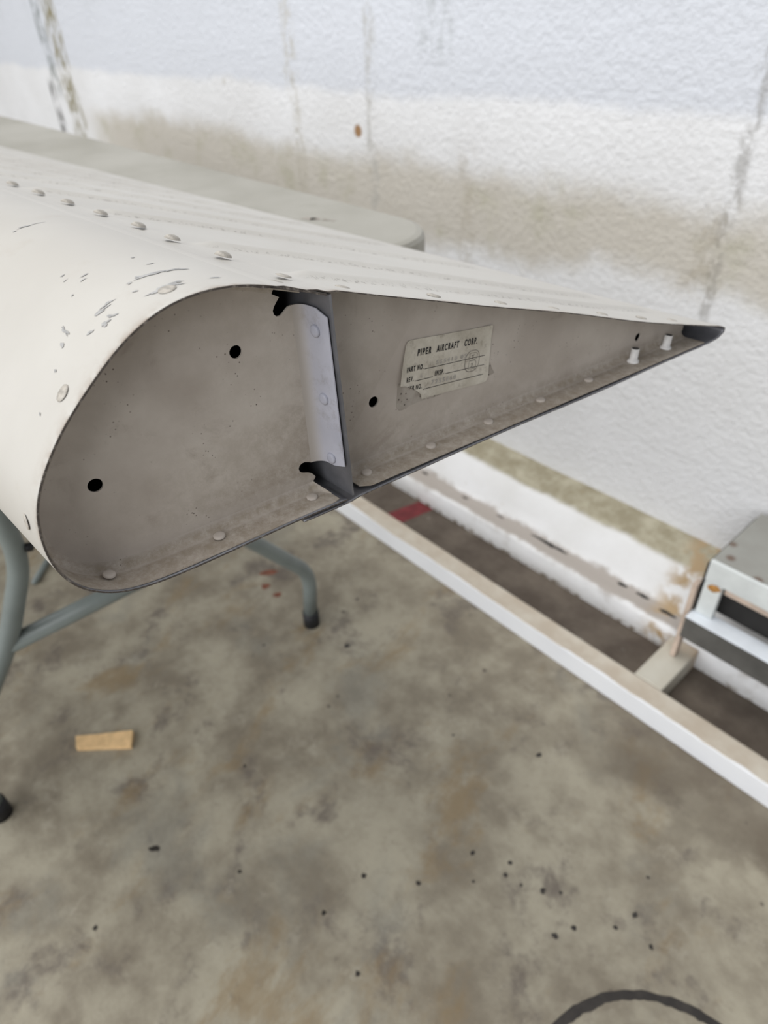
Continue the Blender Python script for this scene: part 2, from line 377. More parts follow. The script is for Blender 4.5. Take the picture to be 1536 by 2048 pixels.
# ------------------------------------------------------------------ white floor rail
rail = empty('floor_rail', (-.4, .724, 0), 'white wooden floor rail with dusty beige top running parallel to the wall', 'rail')
bm = boxbm(-9, 3, .7045, .7435, 0, .0425, .0025); 
me = bpy.data.meshes.new('beam'); bm.to_mesh(me); bm.free(); me.materials.append(MAT['rail'])
o = bpy.data.objects.new('beam', me); COL.objects.link(o); o.parent = rail; o.matrix_parent_inverse = rail.matrix_world.inverted()
def keep(o, p):
    o.parent = p; o.matrix_parent_inverse = Matrix.Translation(p.location).inverted() if p.rotation_euler.z == 0 else (Matrix.Translation(p.location) @ Matrix.Rotation(p.rotation_euler.z, 4, 'Z')).inverted(); return o
o.matrix_parent_inverse = Matrix.Translation(rail.location).inverted()
n = N('stub_paint', 0.6)
c = n.mix(n.st(n.noise(14, 5), .3, .7), (0.50, 0.46, 0.38), (0.58, 0.555, 0.48))
c = n.mix(n.mul(n.st(n.xyz()[1], .82, .86), n.st(n.noise(20, 4), .3, .6)), c, (0.47, 0.35, 0.24)); n.col(c); MAT['stub'] = n.m
keep(box('cross_stub', -.281, -.233, .7437, .862, .001, .0425, 'stub', bev=.003), rail)

# ------------------------------------------------------------------ low steel bench at the right
bench = empty('steel_bench', (.2, .9, 0), 'low pale grey steel bench frame with dull grey top, standing against the wall', 'bench')
def bp(*a, **k): return keep(box(*a, **k), bench)
bp('top_panel', -.25, .9, .831, .985, .248, .2545, 'benchtop', bev=.001)
bp('top_rail', -.25, .9, .824, .8305, .217, .2545, 'steel', bev=.0012)
bp('inner_lip', -.222, .9, .838, .846, .196, .216, 'pink', bev=.001)
post = bp('post', -.249, -.223, .8245, .836, .1505, .2165, 'steel', bev=.0015)
for px in (.25, .85): bp('post', px, px + .026, .8245, .836, .1505, .2165, 'steel', bev=.0015)
o = obj('rust_patch', [(p[0], .8241, p[1]) for p in blob(-.234, .2085, .009, .006, .3, seed=3)], [tuple(range(18))], 'rust'); o.parent = post
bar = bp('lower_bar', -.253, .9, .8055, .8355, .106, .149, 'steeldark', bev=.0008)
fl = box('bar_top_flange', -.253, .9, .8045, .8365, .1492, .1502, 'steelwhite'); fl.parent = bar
bp('side_plate', -.2625, -.2545, .818, .835, .0435, .205, 'pink', bev=.001)
bp('side_cheek', -.2535, -.2505, .826, .98, .151, .247, 'black')
bp('back_panel', -.25, .9, .848, .851, .150, .2475, 'black')
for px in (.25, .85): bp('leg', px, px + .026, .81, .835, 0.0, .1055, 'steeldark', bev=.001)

# ------------------------------------------------------------------ folding table
ZT = .7300; TR = -.0214
T0 = Vector((-.772, .175, 0))                     # centre of the near leg frame on the floor
table = empty('folding_table', T0, 'long folding table with grey plastic top and grey-green bent tube legs', 'table', rz=TR)
def rrect(x0, x1, y0, y1, r, k=8):
    P = []
    for cx, cy, a0 in ((x1 - r, y1 - r, 0), (x0 + r, y1 - r, 90), (x0 + r, y0 + r, 180), (x1 - r, y0 + r, 270)):
        for i in range(k + 1):
            a = math.radians(a0 + 90 * i / k); P.append((cx + r * math.cos(a), cy + r * math.sin(a)))
    return P
def slab(name, P, z0, z1, mat, parent, bev=.006):
    rings = [(0, z0 + .0), (0, z1 - bev), (bev * .3, z1 - bev * .3), (bev, z1)]
    V = []; F = []; n_ = len(P)
    cx = sum(p[0] for p in P) / n_; cy = sum(p[1] for p in P) / n_
    for ins, zz in rings:
        for (px, py) in P:
            d = Vector((px - cx, py - cy)); sx = ins * (1 if px > cx else -1); sy = ins * (1 if py > cy else -1); V.append((px - sx, py - sy, zz))
    for i in range(len(rings) - 1):
        for k in range(n_): k2 = (k + 1) % n_; F.append((i * n_ + k, i * n_ + k2, (i + 1) * n_ + k2, (i + 1) * n_ + k))
    F.append(tuple(range(n_))[::-1]); F.append(tuple(3 * n_ + k for k in range(n_)))
    return obj(name, V, F, mat, parent)
top = slab('table_top', rrect(-1.56, .262, -.37, .366, .075), ZT - .045, ZT, 'table', table)
slab('rim_lip', rrect(-1.545, .247, -.355, .351, .07), ZT - .058, ZT - .0455, 'table', top, .002)
for fx in (0.0, -1.29):
    sgn = 1
    for s in (-1, 1):
        P = [(fx, s * .278, .03), (fx, s * .288, .122), (fx, s * .165, .285), (fx, s * .112, .39), (fx, s * .106, ZT - .059)]
        leg = tube('leg', P, .0128, 'leg', table, bend=.035)
        tube('foot_cap', [(fx, s * .2775, 0), (fx, s * .2785, .032)], .0152, 'rubber', leg)
        me_ = lathe_mesh('bolt', [(.006, 0), (.006, .006), (.003, .008)], ['rubber'], 10)
        place('bolt', me_, (fx + .006, s * (.112 - .012 * 1), .41), (.5, -s, 0), leg)
    tube('cross_bar', [(fx, -.168, .28), (fx, .168, .28)], .0125, 'leg', table)
    tube('brace', [(fx, 0, .30), (fx - .26 if fx == 0 else fx + .26, 0, ZT - .06)], .008, 'leg', table)

for i, (a, b, rx, ry) in enumerate([(.110, .289, .010, .005), (.1165, .2925, .006, .005), (.129, .298, .004, .003), (.137, .302, .003, .002)]):
    sm = blob(a, b, rx, ry, .4, seed=60 + i)
    obj('dark_smudge', [(p[0], p[1], ZT + .0004) for p in sm], [tuple(range(len(sm)))], 'residue', top)
# ------------------------------------------------------------------ small loose things
wood = tag(obj('wood_offcut', [(-.8265, .0285, 0), (-.8045, .0205, 0), (-.748, .0855, 0), (-.773, .1, 0), (-.8265, .0285, .008), (-.8045, .0205, .008), (-.776, .056, .0065), (-.748, .0855, .009), (-.773, .1, .009), (-.802, .062, .0065)],
           [(0, 1, 5, 4), (4, 5, 6, 9), (9, 6, 7, 8), (1, 2, 7, 6, 5), (2, 3, 8, 7), (3, 0, 4, 9, 8), (3, 2, 1, 0)], 'wood'), 'small pale yellow wood offcut lying on the concrete floor', 'wood scrap')
rod = tag(tube('thin_rod', [(-1.2465, .106, .006), (-1.35, .20, .006)], .006, 'leg', seg=10), 'thin dark rod lying on floor under the folding table', 'rod')

# ------------------------------------------------------------------ aircraft control surface
A0 = Vector((-.2224, .0451, .735))
UU = Vector((.1193, .9929, 0)).normalized(); SS = Vector((-.9987, -.0503, 0)).normalized(); ZZ = Vector((0, 0, 1))
SPAN = 1600.0
def P3(u, z, s): return UU * (u / 1000) + SS * (s / 1000) + ZZ * (z / 1000)
surf = empty('aircraft_control_surface', A0, 'cream painted aircraft control surface with open rib end resting on the folding table', 'aircraft part')
NOSE = [(108, 97), (95, 101.8), (86, 104.9), (77, 107.6), (66.5, 109.2), (57.6, 109.4), (48.4, 108.3), (41, 106), (33, 102.3), (24.1, 96.3), (16.4, 89.8), (7.3, 81.4), (0.2, 74), (-5.9, 66.3), (-11.8, 57.6), (-15.8, 49.3), (-18.2, 38.7), (-18.9, 27.6), (-16.5, 16.1), (-11, 7.2), (-3, 1.3), (7.1, -2), (21.5, -3.2), (38.5, -3.2), (56, -3.0), (75, -2.7), (85, -2.6), (109, -2.6)]
REAR = [(78, 108.3), (86.4, 105.8), (108.4, 98), (132.4, 90.3), (167, 79.8), (184.4, 74.2), (218.2, 63.4), (257, 51), (302, 36.5), (354.6, 20.2), (388, 10.2), (401, 6.6), (405.5, 4.6), (405.5, 2.2), (401, -.4), (386, -1.8), (362, -2), (300, -2.2), (207, -2.2), (128, -2.6), (104, -3.6), (85, -3.8)]
def cr(pts, step):
    P = [Vector(p) for p in pts]; P = [2 * P[0] - P[1]] + P + [2 * P[-1] - P[-2]]; out = []
    for i in range(1, len(P) - 2):
        p0, p1, p2, p3 = P[i - 1:i + 3]
        t = [0]
        for a, b in ((p0, p1), (p1, p2), (p2, p3)): t.append(t[-1] + max(1e-6, (b - a).length ** .5))
        k = max(1, int((p2 - p1).length / step))
        for j in range(k):
            x = t[1] + (t[2] - t[1]) * j / k
            A1 = (t[1] - x) / (t[1] - t[0]) * p0 + (x - t[0]) / (t[1] - t[0]) * p1
            A2 = (t[2] - x) / (t[2] - t[1]) * p1 + (x - t[1]) / (t[2] - t[1]) * p2
            A3 = (t[3] - x) / (t[3] - t[2]) * p2 + (x - t[2]) / (t[3] - t[2]) * p3
            B1 = (t[2] - x) / (t[2] - t[0]) * A1 + (x - t[0]) / (t[2] - t[0]) * A2
            B2 = (t[3] - x) / (t[3] - t[1]) * A2 + (x - t[1]) / (t[3] - t[1]) * A3
            out.append((t[2] - x) / (t[2] - t[1]) * B1 + (x - t[1]) / (t[2] - t[1]) * B2)
    out.append(P[-2]); return out
def smooth2(C, it):
    for _ in range(it): C = [C[0]] + [(C[i - 1] + 2 * C[i] + C[i + 1]) / 4 for i in range(1, len(C) - 1)] + [C[-1]]
    return C
def normals(C):                                    # outward for top -> nose/TE -> bottom
    out = []
    for i in range(len(C)):
        t = (C[min(i + 1, len(C) - 1)] - C[max(i - 1, 0)]).normalized(); out.append(t)
    return out
noseC = smooth2(cr(NOSE, 2.5), 6); rearC = cr(REAR, 4.0)
noseN = [Vector((t.y, -t.x)) for t in normals(noseC)]      # path runs towards the nose, so outside is on this side
rearN = [Vector((-t.y, t.x)) for t in normals(rearC)]
if noseN[10].y < 0: noseN = [-a for a in noseN]
if rearN[10].y < 0: rearN = [-a for a in rearN]
BEADS = [(33, .02), (106, -.11), (213, -.12), (315, -.12)] + [(420 + 105 * k, -.12) for k in range(11)]
def bead(u, s):
    h = d = 0.0
    for b, sl in BEADS:
        x = s - (b + sl * (u - 108))
        if abs(x) < 16:
            h += math.exp(-(x / 3.6) ** 2) * 2.6; d += math.exp(-((x + 5.2) / 1.2) ** 2) * .9
    e = min(1, max(0, (u - 112) / 10)) * min(1, max(0, (384 - u) / 24)); e = e * e * (3 - 2 * e)
    return h * e, d * e
def skin(name, C, Nn, th, beads):
    if beads:
        ss = []; s = 0.0
        while s < SPAN:
            ss.append(s); s += 1.6 if s < 330 else (3.2 if s < 900 else 8.0)
    else: ss = [0, 1.5, 4] + [8 + 8 * k for k in range(199)]
    ss = [x for x in ss if x < SPAN] + [SPAN]
    nS = len(ss); nC = len(C); V = []; F = []; I = []; D = []; Rm = []
    acc = [0]
    for a, b in zip(C, C[1:]): acc.append(acc[-1] + (b - a).length)
    for side in (0, 1):
        for i in range(nC):
            for s in ss:
                h = d = 0
                if beads and Nn[i].y > .3 and i < nC * .6: h, d = bead(C[i].x, s)
                wv = .35 * math.sin(acc[i] / 23.0) * math.exp(-s / 25) if beads else .25 * math.sin(acc[i] / 17.0) * math.exp(-s / 20)
                p = C[i] + Nn[i] * (h - side * th + wv)
                V.append(P3(p.x, p.y, s)); D.append(d if side == 0 else 0); Rm.append(math.exp(-s / 2.2) if side == 0 else .6)
    off = nC * nS
    for i in range(nC - 1):
        for j in range(nS - 1):
            a, b, c_, d = i * nS + j, (i + 1) * nS + j, (i + 1) * nS + j + 1, i * nS + j + 1
            F.append((a, b, c_, d)); I.append(0); F.append((off + a, off + d, off + c_, off + b)); I.append(1)
    ns = len(F)
    for i in range(nC - 1):
        a, b = i * nS, (i + 1) * nS
        F.append((a, off + a, off + b, b)); I.append(2)
        a += nS - 1; b += nS - 1; F.append((a, b, off + b, off + a)); I.append(2)
    for j in range(nS - 1):
        F.append((j, j + 1, off + j + 1, off + j)); I.append(0)
        e = (nC - 1) * nS + j; F.append((e, off + e, off + e + 1, e + 1)); I.append(2)
    o = obj(name, V, F, ['cream', 'bare', 'edge'], surf)
    me = o.data; me.polygons.foreach_set('material_index', I); me.polygons.foreach_set('use_smooth', [k < ns for k in range(len(F))])
    for nm, dat in (('dirt_shade', D), ('rim', Rm)):
        at = me.attributes.new(nm, 'FLOAT', 'POINT'); at.data.foreach_set('value', dat)
    bm = bmesh.new(); bm.from_mesh(me); bmesh.ops.recalc_face_normals(bm, faces=bm.faces); bm.to_mesh(me); bm.free()
    return o, acc
nose_skin, noseA = skin('nose_skin', noseC, noseN, .8, False)
# lift the rear sheet a touch over the nose sheet where they lap
def lapped(c, nn):
    if nn.y > 0 and c.x < 110:
        i = min(range(30), key=lambda k: abs(noseC[k].x - c.x)); t = min(1, max(0, (c.x - 78) / 20)); t = t * t * (3 - 2 * t); return Vector((c.x, noseC[i].y - .45 + .9 * t))
    return c + nn * (.9 if c.x < 112 else .3)
rear_skin, rearA = skin('rear_skin', [lapped(c, nn) for c, nn in zip(rearC, rearN)], rearN, .5, True)

def at_arc(C, Nn, acc, a):
    for i in range(len(C) - 1):
        if acc[i + 1] >= a:
            t = (a - acc[i]) / max(1e-6, acc[i + 1] - acc[i]); return C[i].lerp(C[i + 1], t), Nn[i].lerp(Nn[i + 1], t).normalized()
    return C[-1], Nn[-1]
def at_u(C, Nn, acc, u, topside=True):
    idx = [i for i in range(len(C)) if (Nn[i].y > 0) == topside]
    i = min(idx, key=lambda k: abs(C[k].x - u)); return C[i], Nn[i]
mm = .001
dome = lathe_mesh('rivet', [(3.9 * mm, 0), (3.6 * mm, .6 * mm), (2.7 * mm, 1.4 * mm), (1.3 * mm, 1.85 * mm)], ['rivet'], 14)
flat = lathe_mesh('rivet', [(3.4 * mm, 0), (3.3 * mm, .25 * mm), (2.2 * mm, .55 * mm)], ['rivet'], 14)
inr = lathe_mesh('rivet', [(2.7 * mm, 0), (2.7 * mm, .8 * mm), (2.3 * mm, 1.15 * mm), (1.0 * mm, 1.3 * mm)], ['rib'], 14)
inp = lathe_mesh('rivet', [(2.7 * mm, 0), (2.7 * mm, .8 * mm), (2.3 * mm, 1.15 * mm), (1.0 * mm, 1.3 * mm)], ['skytint'], 14)
grime = lathe_mesh('grime_ring', [(4.9 * mm, 0), (4.6 * mm, .35 * mm), (4.0 * mm, .4 * mm)], ['residue'], 14)
k = 0; s = 21.0
while s < SPAN - 30:
    c_, nn = at_u(rearC, rearN, rearA, 104.5 + .012 * min(s, 400)); q = c_ + nn * .9
    r_ = place('rivet', dome if s > 40 else flat, P3(q.x, q.y, s), nn.x * UU + nn.y * ZZ, rear_skin)
    s += 42.9
for u in (124, 170, 212, 252, 292, 331, 362):
    c_, nn = at_u(rearC, rearN, rearA, u); q = c_ + nn * .3
    place('rivet', flat, P3(q.x, q.y, 12), nn.x * UU + nn.y * ZZ, rear_skin)
for a in (14, 57, 109, 161, 206, 250):
    c_, nn = at_arc(noseC, noseN, noseA, a)
    place('rivet', flat, P3(c_.x, c_.y, 12), nn.x * UU + nn.y * ZZ, nose_skin)

# chipped paint flakes on the nose, each a thin patch hugging the skin (arc mm, span mm)
def chip(a0, s0, la, ls, tilt, seed):
    pts = blob(0, 0, la, ls, tilt, 22, .75, seed); V = []
    for (da, ds) in pts + [(0, 0)]:
        c_, nn = at_arc(noseC, noseN, noseA, a0 + da); q = c_ + nn * (.22 + .25 * math.sin((a0 + da) / 17) * math.exp(-(s0 + ds) / 20)); V.append(P3(q.x, q.y, s0 + ds))
    m_ = len(pts); o = obj('paint_chip', V, [(i, (i + 1) % m_, m_) for i in range(m_)], 'chip', nose_skin)
    bm = bmesh.new(); bm.from_mesh(o.data); bmesh.ops.recalc_face_normals(bm, faces=bm.faces); bm.to_mesh(o.data); bm.free()
for i, (a, s, la, ls, t) in enumerate([(56, 144.3, 4.2, .7, 0), (49, 145.2, 2.6, .35, 0), (61, 142, .8, .5, 0), (52, 31.2, 4.6, 1.0, .0), (46, 30.6, 4.5, .7, -.1), (42, 30, 2.4, .6, 0), (57, 33, 1.2, .8, .2), (60.5, 14, 2.8, .9, .1), (55, 14.4, 3.6, 1.8, .3), (51, 15.5, 2.2, 1.0, .2), (78, 25, 3.4, .8, .2), (74, 26, 2.6, .7, .15), (80.5, 16.5, 1.6, 1.3, .6), (77, 17.5, 1.8, .8, .9), (90, 35, .7, 3.4, .2), (71.5, 68, .8, .5, 0), (73, 63, .9, .4, 0), (67, 57, 1.6, .5, .2), (69, 54, 1.2, .4, .2), (76.8, 49, .6, .6, 0), (61.5, 30.5, 1.2, .8, .3), (47, 57, .6, 1.0, 0), (38.4, 13, 2.6, .5, .1), (46.7, 43.8, 1.8, .35, .1), (86, 20, 1.2, .8, .5), (95, 30, .6, 1.2, .3), (64, 22, 1.0, .5, .2), (120, 18, .5, .8, 0), (104, 24, .6, .9, 0)]):
    chip(a, s, la, ls, t, i)

# --- ribs
WEB = 17.5
def sheet(name, loops, s0, th, mats, parent, dirtf=None):
    """flat plate with holes in the chord plane, front at span s0, thickness th"""
    V = []; F = []; D = []; tri = tessellate_polygon([[Vector((p[0], p[1], 0)) for p in l] for l in loops])
    flatp = [p for l in loops for p in l]; m_ = len(flatp)
    for s in (s0, s0 + th):
        for p in flatp: V.append(P3(p[0], p[1], s)); D.append(dirtf(p) if dirtf else 0)
    for t in tri: F.append(tuple(t)); F.append(tuple(m_ + k for k in reversed(t)))
    st = 0
    for l in loops:
        for k in range(len(l)):
            k2 = (k + 1) % len(l); F.append((st + k, st + k2, m_ + st + k2, m_ + st + k))
        st += len(l)
    o = obj(name, V, F, mats, parent); me = o.data
    at = me.attributes.new('dirt_shade', 'FLOAT', 'POINT'); at.data.foreach_set('value', D)
    bm = bmesh.new(); bm.from_mesh(me); bmesh.ops.recalc_face_normals(bm, faces=bm.faces); bm.to_mesh(me); bm.free()
    return o
def circ(u, z, r, k=20): return [(u + r * math.cos(2 * math.pi * i / k), z + r * math.sin(2 * math.pi * i / k)) for i in range(k)]
def flange(name, path, nin, base, r, s_end, parent, th=.8):
    """strip bent from the web towards the open end; path = 2D points on the skin, nin = inward normals"""
    prof = []
    for k in range(6):
        a = math.pi / 2 * k / 5; prof.append((base + r * (1 - math.sin(a)), WEB - r * (1 - math.cos(a)), .35 + .65 * math.sin(a * 2)))
    prof += [(base, WEB - r - 1.2, .9), (base, WEB - r - 2.6, .95), (base, 6, .9), (base, s_end + 1, .85), (base, s_end, .9)]  # grime plus painted shade from the skin overhead
    V = []; F = []; D = []; m_ = len(prof); K = len(path)
    for side in (0, 1):
        for p, nn in zip(path, nin):
            for (o_, s, d) in prof:
                q = p + nn * (o_ - side * th * .6); V.append(P3(q.x, q.y, s + (side * th * .6 if o_ > base + .1 else 0))); D.append(d)
    off = K * m_
    for i in range(K - 1):
        for j in range(m_ - 1):
            a, b, c_, d = i * m_ + j, (i + 1) * m_ + j, (i + 1) * m_ + j + 1, i * m_ + j + 1
            F.append((a, b, c_, d)); F.append((off + a, off + d, off + c_, off + b))
        e = i * m_ + m_ - 1; F.append((e, off + e, off + e + m_, e + m_))
    for j in range(m_ - 1):
        F.append((j, j + 1, off + j + 1, off + j)); e = (K - 1) * m_ + j; F.append((e, off + e, off + e + 1, e + 1))
    o = obj(name, V, F, 'rib', parent, True); me = o.data
    at = me.attributes.new('dirt_shade', 'FLOAT', 'POINT'); at.data.foreach_set('value', D)
    bm = bmesh.new(); bm.from_mesh(me); bmesh.ops.recalc_face_normals(bm, faces=bm.faces); bm.to_mesh(me); bm.free()
    me.polygons.foreach_set('use_smooth', [True] * len(me.polygons))
    try: me.set_sharp_from_angle(angle=math.radians(50))
    except Exception: pass
    return o
BASE, RF = 1.35, 4.0
path = [(c_, -nn) for c_, nn in zip(noseC, noseN) if not (c_.x > 99 and c_.y > 50) and not (c_.x > 108.3 and c_.y < 50)]
web = [tuple(c_ + nn * (BASE + RF)) for c_, nn in path if not (c_.x > 104.5 and c_.y < 50)]
# the relief slots at the two rear corners
rear_edge = [(105.0, 4.6), (104.4, 6.0), (103.2, 7.4), (101.6, 8.5), (99.6, 9.2), (98.0, 10.0), (97.0, 11.3), (96.8, 12.7), (97.4, 14.0), (98.6, 14.9), (100.2, 15.0), (101.9, 14.4), (103.6, 13.5)]
rear_edge += [(103.6, 13.5 + 76 * i / 12) for i in range(1, 13)]
rear_edge += [(102.0, 89.2), (100.6, 88.2), (99.2, 87.0), (97.8, 86.4), (96.3, 86.6), (95.3, 87.7), (95.1, 89.2), (95.8, 90.7), (97.2, 92.4), (98.6, 93.9)]
ndirt = lambda p: max(0, 1 - abs(p[0] - 99) / 14) * (.9 if p[1] < 45 else .35)
web_poly = web + rear_edge          # path runs top -> nose -> bottom, then up the rear edge
nose_rib = sheet('nose_rib', [web_poly, circ(10.1, 40.7, 3.0), circ(76.6, 77.0, 2.75)], WEB, .8, ['rib'], surf, ndirt)
nf = flange('rib_flange', [p for p, _ in path], [q for _, q in path], BASE, RF, 1.2, nose_rib)
MUS = Matrix(((UU.x, SS.x), (UU.y, SS.y))).inverted()
for v in nf.data.vertices:                           # free corner beside the relief slot
    q = MUS @ Vector((v.co.x, v.co.y)); u, s = q.x * 1000, q.y * 1000
    if v.co.z < .02 and u > 100:
        hi = 11.5 - (u - 102) * .8 if u > 102 else 99            # end edge slants towards the open end
        lim = 1.2 + 6 * (1 - math.sqrt(max(0, 1 - ((u - 102) / 7) ** 2))) if u > 102 else 0
        if u > 104.6 and s > hi: v.co += SS * ((hi - s) / 1000); v.co.z = min(v.co.z, -.0009)
        if s < lim: v.co += SS * ((lim - s) / 1000)
# rear flange of the nose rib, riveted to the spar
def upflange(parent):
    V = []; F = []; D = []; zs = [13.5 + 76 * i / 16 for i in range(17)]
    prof = []
    for k in range(6):
        a = math.pi / 2 * k / 5; prof.append((103.6 + RF * math.sin(a), WEB - RF * (1 - math.cos(a))))
    prof += [(107.6, 8), (107.6, 1.5)]
    m_ = len(prof)
    for side in (0, 1):
        for i, zz in enumerate(zs):
            for j, (u, s) in enumerate(prof):
                t = i / 16; lean = 2.6 * (1 - zz / 97)
                z2 = zz
                if j >= m_ - 2 and i in (0, 16): z2 = zz + (2.0 if i == 0 else -2.5) * (j == m_ - 1)
                if side: u2, s2 = (u + .5, s) if j > 4 else (u + .2, s + .5)
                else: u2, s2 = u, s
                V.append(P3(u2 + lean * (j / (m_ - 1)), z2, s2)); D.append((1, .95, .8, .55, .3, .15, .05, 0)[j])
    off = len(zs) * m_
    for i in range(16):
        for j in range(m_ - 1):
            a, b, c_, d = i * m_ + j, (i + 1) * m_ + j, (i + 1) * m_ + j + 1, i * m_ + j + 1
            F.append((a, d, c_, b)); F.append((off + a, off + b, off + c_, off + d))
        e = i * m_ + m_ - 1; F.append((e, off + e, off + e + m_, e + m_))
    for j in range(m_ - 1):
        F.append((j, off + j, off + j + 1, j + 1)); e = 16 * m_ + j; F.append((e, e + 1, off + e + 1, off + e))
    o = obj('spar_flange', V, F, 'skytint', parent, True)
    at = o.data.attributes.new('fold', 'FLOAT', 'POINT'); at.data.foreach_set('value', D)
    bm = bmesh.new(); bm.from_mesh(o.data); bmesh.ops.recalc_face_normals(bm, faces=bm.faces); bm.to_mesh(o.data); bm.free()
    o.data.polygons.foreach_set('use_smooth', [True] * len(o.data.polygons))
    try: o.data.set_sharp_from_angle(angle=math.radians(50))
    except Exception: pass
upflange(nose_rib)
# spar: a thin channel running the whole span
sp = [(109.0, 96.4), (109.6, 72), (110.4, 48), (111.2, 24), (111.8, 2), (112.0, -1.2)]
V = []; F = []
for t in (0, 1.0):
    for (u, zz) in sp:
        for s in (.3, 60, SPAN - 2): V.append(P3(u + t, zz, s))
for i in range(len(sp) - 1):
    for j in range(2):
        a = i * 3 + j; F.append((a, a + 3, a + 4, a + 1)); b = len(sp) * 3 + a; F.append((b, b + 1, b + 4, b + 3))
    a = i * 3; b = len(sp) * 3 + a; F.append((a, b, b + 3, a + 3))
    a = i * 3 + 2; b = len(sp) * 3 + a; F.append((a, a + 3, b + 3, b))
a = len(sp) * 3
F.append((0, 1, a + 1, a)); F.append((1, 2, a + 2, a + 1)); e = (len(sp) - 1) * 3; F.append((e, e + a, e + a + 1, e + 1)); F.append((e + 1, e + a + 1, e + a + 2, e + 2))
spar = obj('spar', V, F, ['bare'], surf)
bm = bmesh.new(); bm.from_mesh(spar.data); bmesh.ops.recalc_face_normals(bm, faces=bm.faces); bm.to_mesh(spar.data); bm.free()
# rear rib
RT = lambda u: at_u(rearC, rearN, rearA, u)[0].y - 1.4
rtop = [(u, RT(u)) for u in range(388, 112, -8)]
rbot = [(118.5, 3.6), (121, 3.6)] + [(u, 3.4) for u in range(130, 372, 10)] + [(380, 3.2), (388, 3.0)]
rdirt = lambda p: max(0, 1 - (p[1] - 3) / 5) * .5 + max(0, 1 - abs(p[0] - 114) / 8) * .35
# bottom edge first (towards the trailing edge), then back along the top
rear_rib = sheet('rear_rib', [[(114.2, 6.5)] + rbot + rtop + [(113.0, RT(114))], circ(140.6, 33.1, 2.8), circ(340.2, 11.4, 2.6)], WEB, .8, ['rib'], surf, rdirt)
fp = [Vector((119.0 + (387 - 119.0) * i / 60, -1.5)) for i in range(61)]
fo = flange('rib_flange', fp, [Vector((0, 1))] * 61, 1.2, RF, 1.0, rear_rib)
for v in fo.data.vertices:                           # rounded free corner by the spar
    rel = v.co; u = rel.dot(UU) ; 
for sgn in (0,):
    for v in fo.data.vertices:
        M2 = Matrix(((UU.x, SS.x), (UU.y, SS.y))).inverted(); us_ = M2 @ Vector((v.co.x, v.co.y)); u, s = us_.x * 1000, us_.y * 1000
        if u < 125 and s < 9:
            lim = 1.0 + (9 - 1.0) * (1 - math.sqrt(max(0, 1 - ((125 - u) / 7) ** 2))) * .8
            if s < lim: v.co += SS * ((lim - s) / 1000)
# rivets on the flanges
for u in (1.3, 49.7, 97.5):
    zt = -1.1 if u > 20 else 1.6
    place('rivet', inr, P3(u, zt if u > 20 else 2.6, 10.8), (0, 0, 1) if u > 20 else (UU * .35 + ZZ).normalized(), nose_rib)
for i, (zz) in enumerate((79.6, 48.2, 17.2)):
    lean = 2.6 * (1 - zz / 97); nv = -UU
    nv = (nv - SS * nv.dot(SS)).normalized()
    place('rivet', inp, P3(107.5 + lean * .85, zz, 9.5), nv, nose_rib)
for u in (129.2, 169.6, 209.6, 249.5, 289.6):
    place('rivet', inr, P3(u, -.35, 11.2), (0, 0, 1), rear_rib)
pin = lathe_mesh('collar_pin', [(3.7 * mm, 0), (3.6 * mm, 1.1 * mm), (2.8 * mm, 1.5 * mm), (2.55 * mm, 2.2 * mm), (2.45 * mm, 8.6 * mm), (2.2 * mm, 8.8 * mm), (1.7 * mm, 8.3 * mm)], ['pin', 'pintop'], 16, [0, 0, 0, 0, 0, 1, 1])
for i, u in enumerate((330.3, 362.2)):
    o = place('collar_pin', pin, P3(u, -.35, 11.4), (0, 0, 1), rear_rib)
    o.rotation_quaternion = (ZZ + UU * (.03 if i == 0 else .10)).to_track_quat('Z', 'Y')
# far end rib closing the other end
far = [tuple(c_ - nn * 2) for c_, nn in zip(noseC[::4], noseN[::4])] + [(104, -1)]
sheet('end_rib', [far], SPAN - 20, 1, ['rib'], surf)
sheet('end_rib', [[(114, 3)] + [(u, 1) for u in range(120, 390, 20)] + [(u, RT(u)) for u in range(388, 113, -20)]], SPAN - 20, 1, ['rib'], surf)

# --- maker's label on the rear rib
ZF = WEB
lab = [(163.0, 58.3), (161.2, 58.0), (160.0, 56.4), (157.4, 47.0), (155.2, 37.1), (158.4, 35.9), (161.6, 34.1), (164.2, 32.6), (166.2, 30.7), (168.3, 28.3), (168.7, 25.6), (177.9, 24.6), (188, 23.7), (200, 22.4), (209.6, 21.3), (212.4, 21.6), (213.7, 23.2), (214.2, 36), (214.8, 51.4), (214.3, 52.4), (198, 54.0), (180, 56.2)]
def lift(p): # the left edge curls away from the rib
    return .35 + 1.5 * max(0, (163 - p[0]) / 8) ** 1.6 + (.7 * max(0, 1 - math.hypot(p[0] - 168, p[1] - 27) / 6)) + .5 * max(0, 1 - math.hypot(p[0] - 214, p[1] - 52) / 5)
def patch(name, outline, sf, mat, parent, grid=None, th=.25):
    pts = list(outline); nb = len(pts)
    V = [P3(p[0], p[1], sf(p)) for p in pts] + [P3(p[0], p[1], sf(p) + th) for p in pts]
    tri = tessellate_polygon([[Vector((p[0], p[1], 0)) for p in pts]])
    F = [tuple(t) for t in tri] + [tuple(nb + k for k in reversed(t)) for t in tri] + [(k, (k + 1) % nb, nb + (k + 1) % nb, nb + k) for k in range(nb)]
    o = obj(name, V, F, mat, parent)
    bm = bmesh.new(); bm.from_mesh(o.data); bmesh.ops.recalc_face_normals(bm, faces=bm.faces); bm.to_mesh(o.data); bm.free()
    return o
